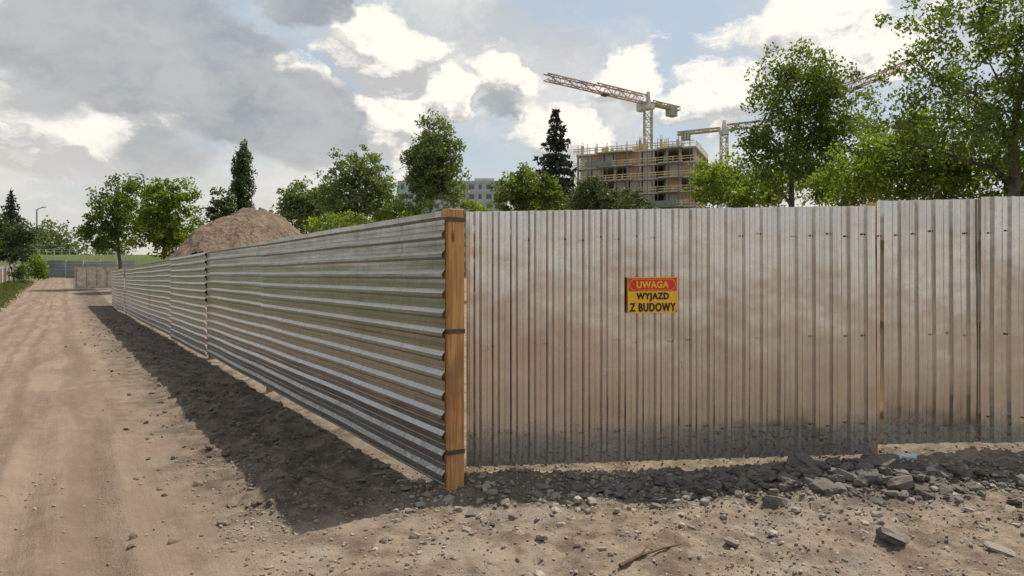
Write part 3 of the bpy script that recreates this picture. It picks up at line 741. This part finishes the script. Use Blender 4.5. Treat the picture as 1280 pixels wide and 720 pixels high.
x0, x1 = px(95, Yg), px(146, Yg); zb = 0.74; zt = pz(334, Yg)
nP = 4
for k in range(nP+1):
    X = x0+(x1-x0)*k/nP; a_.box((X, Yg-0.06, (zb+zt)/2), (0.12, 0.08, zt-zb))
for z in (zb+0.04, zt-0.04): a_.box(((x0+x1)/2, Yg-0.13, z), (x1-x0+0.1, 0.05, 0.12))
bb.box(((x0+x1)/2, Yg, (zb+zt)/2), (x1-x0, 0.02, zt-zb-0.06))
a_.make('timber_frame', simple('pale_timber', (0.62, 0.44, 0.22), 0.8), gt); bb.make('sheeting', simple('gate_sheet', (0.56, 0.55, 0.52), 0.5), gt)
Yb = 96; e = empty('grey_metal_fence'); p_ = MB(); q_ = MB()
X = px(40, Yb); X1 = px(150, Yb)
zb = float(gz(-64, Yb, False))
while X < X1:
    p_.box((X+1.2, Yb+0.25*math.sin(X), zb+1.25+0.12*math.sin(X*2)), (2.3, 0.05, 2.4)); q_.box((X, Yb, zb+1.3), (0.1, 0.14, 2.7))
    for z in (0.5, 1.3, 2.1): q_.box((X+1.2, Yb-0.12+0.25*math.sin(X), zb+z), (2.3, 0.05, 0.07))
    X += 2.4
p_.make('panels', GREYF, e); q_.make('frame', simple('galv', (0.5, 0.52, 0.54), 0.5, metal=0.3), e)
e = empty('guard_railing'); q_ = MB(); Yr = 134
zr = float(gz(-80, Yr, False)); X = px(20, Yr)
while X < px(150, Yr):
    q_.box((X, Yr, zr+0.55), (0.12, 0.12, 1.2)); X += 1.5
for z in (0.6, 1.1): q_.box(((px(20, Yr)+px(150, Yr))/2, Yr, zr+z), (px(150, Yr)-px(20, Yr), 0.08, 0.1))
q_.make('rails', simple('rail_metal', (0.4, 0.38, 0.33), 0.6), e)
Yl = 125; xl = px(46, Yl); e = empty('street_lamp'); q_ = MB(); zl = pz(262, Yl)
q_.beam((xl, Yl, 0), (xl, Yl, zl), 0.28, 0.16, n=8); q_.beam((xl, Yl, zl), (xl+1.4, Yl-0.5, zl+0.35), 0.12, n=6); q_.box((xl+1.7, Yl-0.6, zl+0.36), (0.8, 0.3, 0.16), -0.3)
q_.make('pole_and_head', simple('lamp_grey', (0.25, 0.25, 0.25), 0.6), e)

# ------------------------------------------------------------ apartment block (grey)
Yb = 205; x0, x1 = px(497, Yb), px(634, Yb); zt = pz(226, Yb); e = empty('apartment_block', ((x0+x1)/2, Yb+6, 0), 0)
w = x1-x0; bw = MB(); bw.box((0, 0, zt/2), (w, 12, zt)); bw.box((-w/2+4, 0, zt+0.8), (5, 6, 1.6)); bw.box((w/2-7, 0, zt+0.6), (6, 6, 1.2)); bw.make('walls', simple('panel_grey', (0.42, 0.43, 0.43), 0.85, 0.1, 0.3), e)
wn = MB(); sl = MB(); nf = int(zt/2.9)
for f in range(nf):
    z = zt-1.8-f*2.9
    sl.box((0, -6.03, z+1.3), (w-0.1, 0.12, 0.22))
    k = 0; X = -w/2+1.4
    while X < w/2-1:
        wn.box((X, -6.02, z), (1.5 if k % 3 else 0.9, 0.1, 1.35)); X += 2.6; k += 1
wn.make('windows', simple('window_dark', (0.10, 0.11, 0.12), 0.2), e); sl.make('string_courses', PANW, e)
# ------------------------------------------------------------ building under construction
Yc = 150; e = empty('building_under_construction', (px(808, Yc), Yc+4, 0), math.radians(-24))
slab = MB(); colm = MB(); inf = MB(); rail = MB(); brick = MB(); reb = MB(); net = MB()
Wd, Dp, fh = 26.0, 17.0, 3.05; ztop = pz(193, Yc); nf = 9; r2 = random.Random(4)
for f in range(nf+1):
    z = ztop-f*fh
    if z < 0.5: break
    slab.box((0, 0, z), (Wd, Dp, 0.36))
    slab.box((-4, -Dp/2-0.7, z+0.002), (8, 1.4, 0.26)); slab.box((8, -Dp/2-0.7, z+0.002), (5, 1.4, 0.26))
    if f > 0:
        for i in range(10):
            X = -Wd/2+0.4+i*(Wd-0.8)/9
            for Yy in (-Dp/2+0.35, Dp/2-0.35, 0): colm.box((X, Yy, z+fh/2), (0.45, 0.45, fh-0.38))
        for i in range(9):
            X = -Wd/2+0.4+(i+0.5)*(Wd-0.8)/9; c_ = r2.random()
            if c_ < 0.22: brick.box((X, -Dp/2+0.5, z+fh/2), (2.3, 0.25, fh-0.40))
            elif c_ < 0.6: inf.box((X, -Dp/2+0.6, z+fh/2), (1.9, 0.25, fh-0.40))
        for i in range(6):
            Yy = -Dp/2+1.4+i*2.8
            if r2.random() < 0.35: brick.box((Wd/2-0.5, Yy, z+fh/2), (0.25, 2.2, fh-0.40))
            else: inf.box((Wd/2-0.6, Yy, z+fh/2), (0.25, 1.2, fh-0.40))
        inf.box((0, 2, z+fh/2), (Wd-3, 0.3, fh-0.40)); inf.box((-3, -2, z+fh/2), (0.3, 8, fh-0.40)); inf.box((6, -2, z+fh/2), (0.3, 8, fh-0.40))
        for i in range(60):
            X = r2.uniform(-Wd/2+1, Wd/2-1); reb.beam((X, r2.uniform(-Dp/2+1, 0), z+0.19), (X, r2.uniform(-Dp/2+1, 0), z+fh-0.19), 0.09)
    for zz in (0.55, 1.05):
        rail.box((0, -Dp/2-1.5, z+zz), (Wd, 0.05, 0.16)); rail.box((Wd/2+0.12, 0, z+zz), (0.05, Dp, 0.16)); rail.box((-Wd/2-0.12, 0, z+zz), (0.05, Dp, 0.16))
    k = 0
    while k < Wd:
        rail.box((-Wd/2+k, -Dp/2-1.45, z+0.55), (0.1, 0.1, 1.3)); k += 1.8
    k = 0
    while k < Dp:
        rail.box((Wd/2+0.1, -Dp/2+k, z+0.55), (0.1, 0.1, 1.3)); k += 1.8
    if f % 3 == 1: net.box((r2.uniform(-8, 8), -Dp/2-1.62, z+0.6), (6, 0.04, 1.1))
for i in range(34):
    X = r2.uniform(-Wd/2+0.5, Wd/2-0.5); Yy = r2.uniform(-Dp/2+0.5, Dp/2-0.5); c_ = r2.random()
    if c_ < 0.5: colm.box((X, Yy, ztop+1.2), (0.5, 0.5, 2.2)); [reb.beam((X+a, Yy, ztop+2.2), (X+a, Yy, ztop+3.2), 0.06) for a in (-0.15, 0.15)]
    elif c_ < 0.7: inf.box((X, Yy, ztop+0.95), (2.6, 0.3, 1.5))
    else: rail.box((X, Yy, ztop+0.8), (1.6, 0.12, 1.3))
    reb.beam((X, Yy, ztop), (X+0.3, Yy, ztop+r2.uniform(1.5, 3.5)), 0.07)
for k in range(12):
    X = -Wd/2+1+k*(Wd-2)/11; reb.beam((X, -Dp/2-1.5, ztop-12), (X, -Dp/2-1.5, ztop+2), 0.1)
for nm, q, m_ in (('slabs', slab, simple('slab_concrete', (0.50, 0.47, 0.41), 0.9, 0.12, 0.4)), ('columns', colm, CONC), ('inner_walls', inf, simple('dull_concrete', (0.42, 0.39, 0.35), 0.9, 0.2, 0.3)), ('guard_boards', rail, simple('yellow_board', (0.62, 0.48, 0.24), 0.8, 0.3, 0.5)),
                  ('brick_infill', brick, simple('clay_block', (0.42, 0.28, 0.20), 0.9, 0.2, 0.5)), ('props_and_rebar', reb, simple('rust_steel', (0.22, 0.15, 0.12), 0.7)), ('safety_net', net, simple('net_green', (0.2, 0.23, 0.2), 0.8))):
    q.make(nm, m_, e)

# ------------------------------------------------------------ cranes
def truss(mb, p0, p1, w, h, bay, ch, br):
    p0 = Vector(p0); p1 = Vector(p1); d = (p1-p0); L = d.length; d.normalize()
    if abs(d.z) > 0.9: s = Vector((1, 0, 0)); u = Vector((0, 1, 0))
    else: s = d.cross(Vector((0, 0, 1))).normalized(); u = s.cross(d).normalized()
    cor = [s*w/2, -s*w/2, -s*w/2+u*h, s*w/2+u*h]
    for c in cor: mb.beam(p0+c, p1+c, ch)
    n = max(1, int(L/bay))
    for i in range(n):
        a = p0+d*L*i/n; b = p0+d*L*(i+1)/n
        for k in range(4):
            c1, c2 = cor[k], cor[(k+1) % 4]
            mb.beam(a+c1, b+c2, br) if i % 2 else mb.beam(a+c2, b+c1, br)
            mb.beam(a+c1, a+c2, br)
def crane(mast, top, tip, cl, jm, mm, jw=1.5, jh=1.9):
    e = empty('tower_crane'); X, Y_ = mast; m_ = MB(); truss(m_, (X, Y_-0.9, 0), (X, Y_-0.9, top-1.5), 1.8, 1.8, 2.0, 0.26, 0.14)
    m_.make('mast', mm, e)
    j = MB(); d = (Vector((tip[0], tip[1], 0))-Vector((X, Y_, 0))); L = d.length; d.normalize()
    base = Vector((X, Y_, top)); t1 = base+d*L
    truss(j, base+d*1.0, base+d*L*0.55, jw, jh, 2.2, 0.24, 0.13); truss(j, base+d*L*0.55, t1, jw*0.9, jh*0.75, 2.2, 0.20, 0.12)
    j.make('jib', jm, e)
    c = MB(); truss(c, base-d*cl, base-d*1.0, jw, 0.9, 2.0, 0.24, 0.14); c.beam(base-d*cl+Vector((0, 0, 0.1)), base-d*1+Vector((0, 0, 0.1)), 0.5); c.make('counter_jib', mm, e)
    k = MB(); cc = base-d*(cl-1.6)
    rz = math.atan2(d.y, d.x)
    for q in range(3): k.box((cc.x+d.x*q*0.9, cc.y+d.y*q*0.9, cc.z-0.5), (0.75, 1.8, 2.6), rz)
    k.make('counterweights', CONC, e)
    h = MB(); sd = Vector((d.y, -d.x, 0)); cb_ = base+sd*1.7+d*0.8; h.box((cb_.x, cb_.y, top-0.6), (1.6, 1.4, 2.1), rz); h.box((X, Y_, top-0.7), (2.4, 2.4, 1.3), rz); h.beam((X, Y_, top), (X, Y_, top+3.0), 1.2, 0.7); h.make('cab_and_slewing_ring', PANW, e)
    tr = base+d*L*0.45; w_ = MB(); w_.box((tr.x, tr.y, top-0.25), (1.5, 1.4, 0.4), rz); w_.make('trolley', STRAP, e)
JR = simple('jib_red_white', (0.46, 0.31, 0.25), 0.5, 0.4, 0.15); JY = simple('crane_yellow_grey', (0.40, 0.32, 0.20), 0.5, 0.2, 0.2)
Ym = 170; top = pz(130, Ym)
crane((px(810, Ym), Ym), top, (px(682, Ym*0.88), Ym*0.88), 11.5, JR, JY)
Ym = 205; top = pz(163, Ym)
crane((px(905, Ym), Ym), top, (px(1000, Ym*0.95), Ym*0.95), 14, JR, JY, 1.5, 1.6)
Ym = 190; top = pz(125, Ym)
crane((px(1030, Ym), Ym), top, (px(1132, Ym*0.85), Ym*0.85), 12, JR, JY)

# ------------------------------------------------------------ world
SUN = Vector((0.345, 0.365, 0.866)).normalized()
w = bpy.data.worlds.new('World'); S.world = w; w.use_nodes = True; g = NT(w.node_tree)
bg = w.node_tree.nodes['Background']; bg.inputs['Strength'].default_value = 0.1
sky = g.n('ShaderNodeTexSky', sky_type='NISHITA'); sky.sun_disc = False; sky.sun_elevation = math.radians(60); sky.sun_rotation = math.radians(43); sky.dust_density = 2.0; sky.air_density = 1.0
d = g.vmath('NORMALIZE', g.n('ShaderNodeTexCoord').outputs['Generated'])
def pd_(x, y): return Vector(((x-640)/F, 1, (HZ-y)/F)).normalized()
SC = (1.0, 1.0, 1.6)
P = g.vmath('MULTIPLY', d, SC)
wc = g.vmath('SUBTRACT', g.noise(P, 7.0, 5, 0.62, col=True), (0.5, 0.5, 0.5))
Pw = g.vmath('ADD', P, g.vmath('SCALE', wc, scale=0.13))
def blobs(lst, vec):
    acc = None
    for x, y, rad, wt in lst:
        c = pd_(x, y); c = (c.x*SC[0], c.y*SC[1], c.z*SC[2])
        q = g.mr(g.vmath('DISTANCE', vec, c), rad, 0.0, 0, wt)
        acc = q if acc is None else g.math('MAXIMUM', acc, q)
    return acc
CUM = [(470, 60, 0.15, 1), (375, 112, 0.12, 1), (562, 120, 0.115, 1.1), (635, 112, 0.10, 1.1), (785, 98, 0.11, 1), (225, 128, 0.14, .95), (60, 155, .20, .9), (30, 20, .2, 1), (1050, 45, 0.20, .95), (900, 125, 0.15, .95), (700, 165, .14, .8), (480, 150, .15, .9)]
def dens(vec):
    return g.math('ADD', g.noise(vec, 8.5, 6, 0.56), g.math('MULTIPLY', blobs(CUM, vec), 0.46))
D1 = dens(Pw)
D2 = dens(g.vmath('ADD', Pw, (0.008, 0.0, 0.028)))
mask = g.mr(D1, 0.64, 0.745)
lit = g.mr(g.math('SUBTRACT', D1, D2), -0.11, 0.045)
soft = g.noise(Pw, 3.2, 5, 0.55)
smask = g.mr(soft, 0.40, 0.60)
sdk = g.noise(g.vmath('ADD', Pw, (3.1, 0, 0)), 6.5, 6, 0.62)
DK = [(170, 58, 0.24, 1), (270, 72, 0.16, 1), (365, 150, 0.17, 1), (310, 148, 0.12, .9), (60, 118, 0.14, .5), (395, 0, 0.11, .9), (210, 190, 0.15, .5), (640, 138, 0.06, .6)]
Pd = g.vmath('ADD', P, g.vmath('SCALE', wc, scale=0.17))
dmask = g.mr(g.math('ADD', blobs(DK, Pd), g.math('MULTIPLY', g.math('SUBTRACT', sdk, 0.5), 0.6)), 0.24, 0.48, 0, 0.92)
K = 10.0
sp = g.n('ShaderNodeSeparateXYZ'); g.l(d, sp.inputs[0])
col = g.mix(0.62, sky.outputs[0], (0.60*K, 0.70*K, 0.76*K))
softc = g.mix(g.mr(sdk, 0.35, 0.65), (0.60*K, 0.61*K, 0.605*K), (0.90*K, 0.865*K, 0.80*K))
col = g.mix(g.math('MULTIPLY', smask, 0.75), col, softc)
cumc = g.mix(lit, (0.56*K, 0.56*K, 0.555*K), (1.08*K, 1.02*K, 0.92*K))
col = g.mix(g.math('MULTIPLY', mask, 0.94), col, cumc)
dkc = g.mix(g.mr(sdk, 0.3, 0.65), (0.30*K, 0.34*K, 0.375*K), (0.48*K, 0.505*K, 0.52*K))
col = g.mix(dmask, col, dkc)
haze = g.mr(sp.outputs[2], 0.24, 0.0, 0, 0.7)
col = g.mix(haze, col, (0.80*K, 0.745*K, 0.665*K))
g.l(col, bg.inputs['Color'])
w.cycles.sampling_method = 'MANUAL'; w.cycles.sample_map_resolution = 512

sl_ = bpy.data.lights.new('sun', 'SUN'); sl_.energy = 4.7; sl_.angle = math.radians(0.5); sl_.color = (1.0, 0.93, 0.81)
so = bpy.data.objects.new('sun', sl_); COL.objects.link(so); so.rotation_euler = SUN.to_track_quat('Z', 'Y').to_euler(); so.location = (5, 5, 20)

cam = bpy.data.cameras.new('camera'); co = bpy.data.objects.new('camera', cam); COL.objects.link(co)
co.location = (0, 0, CAMZ); co.rotation_euler = (math.radians(90), 0, 0)
cam.sensor_width = 36; cam.lens = F/1280*36; cam.shift_y = -(360-HZ)/1280; cam.clip_end = 6000; cam.clip_start = 0.05
S.camera = co
S.view_settings.view_transform = 'Standard'; S.view_settings.look = 'None'; S.view_settings.exposure = 0
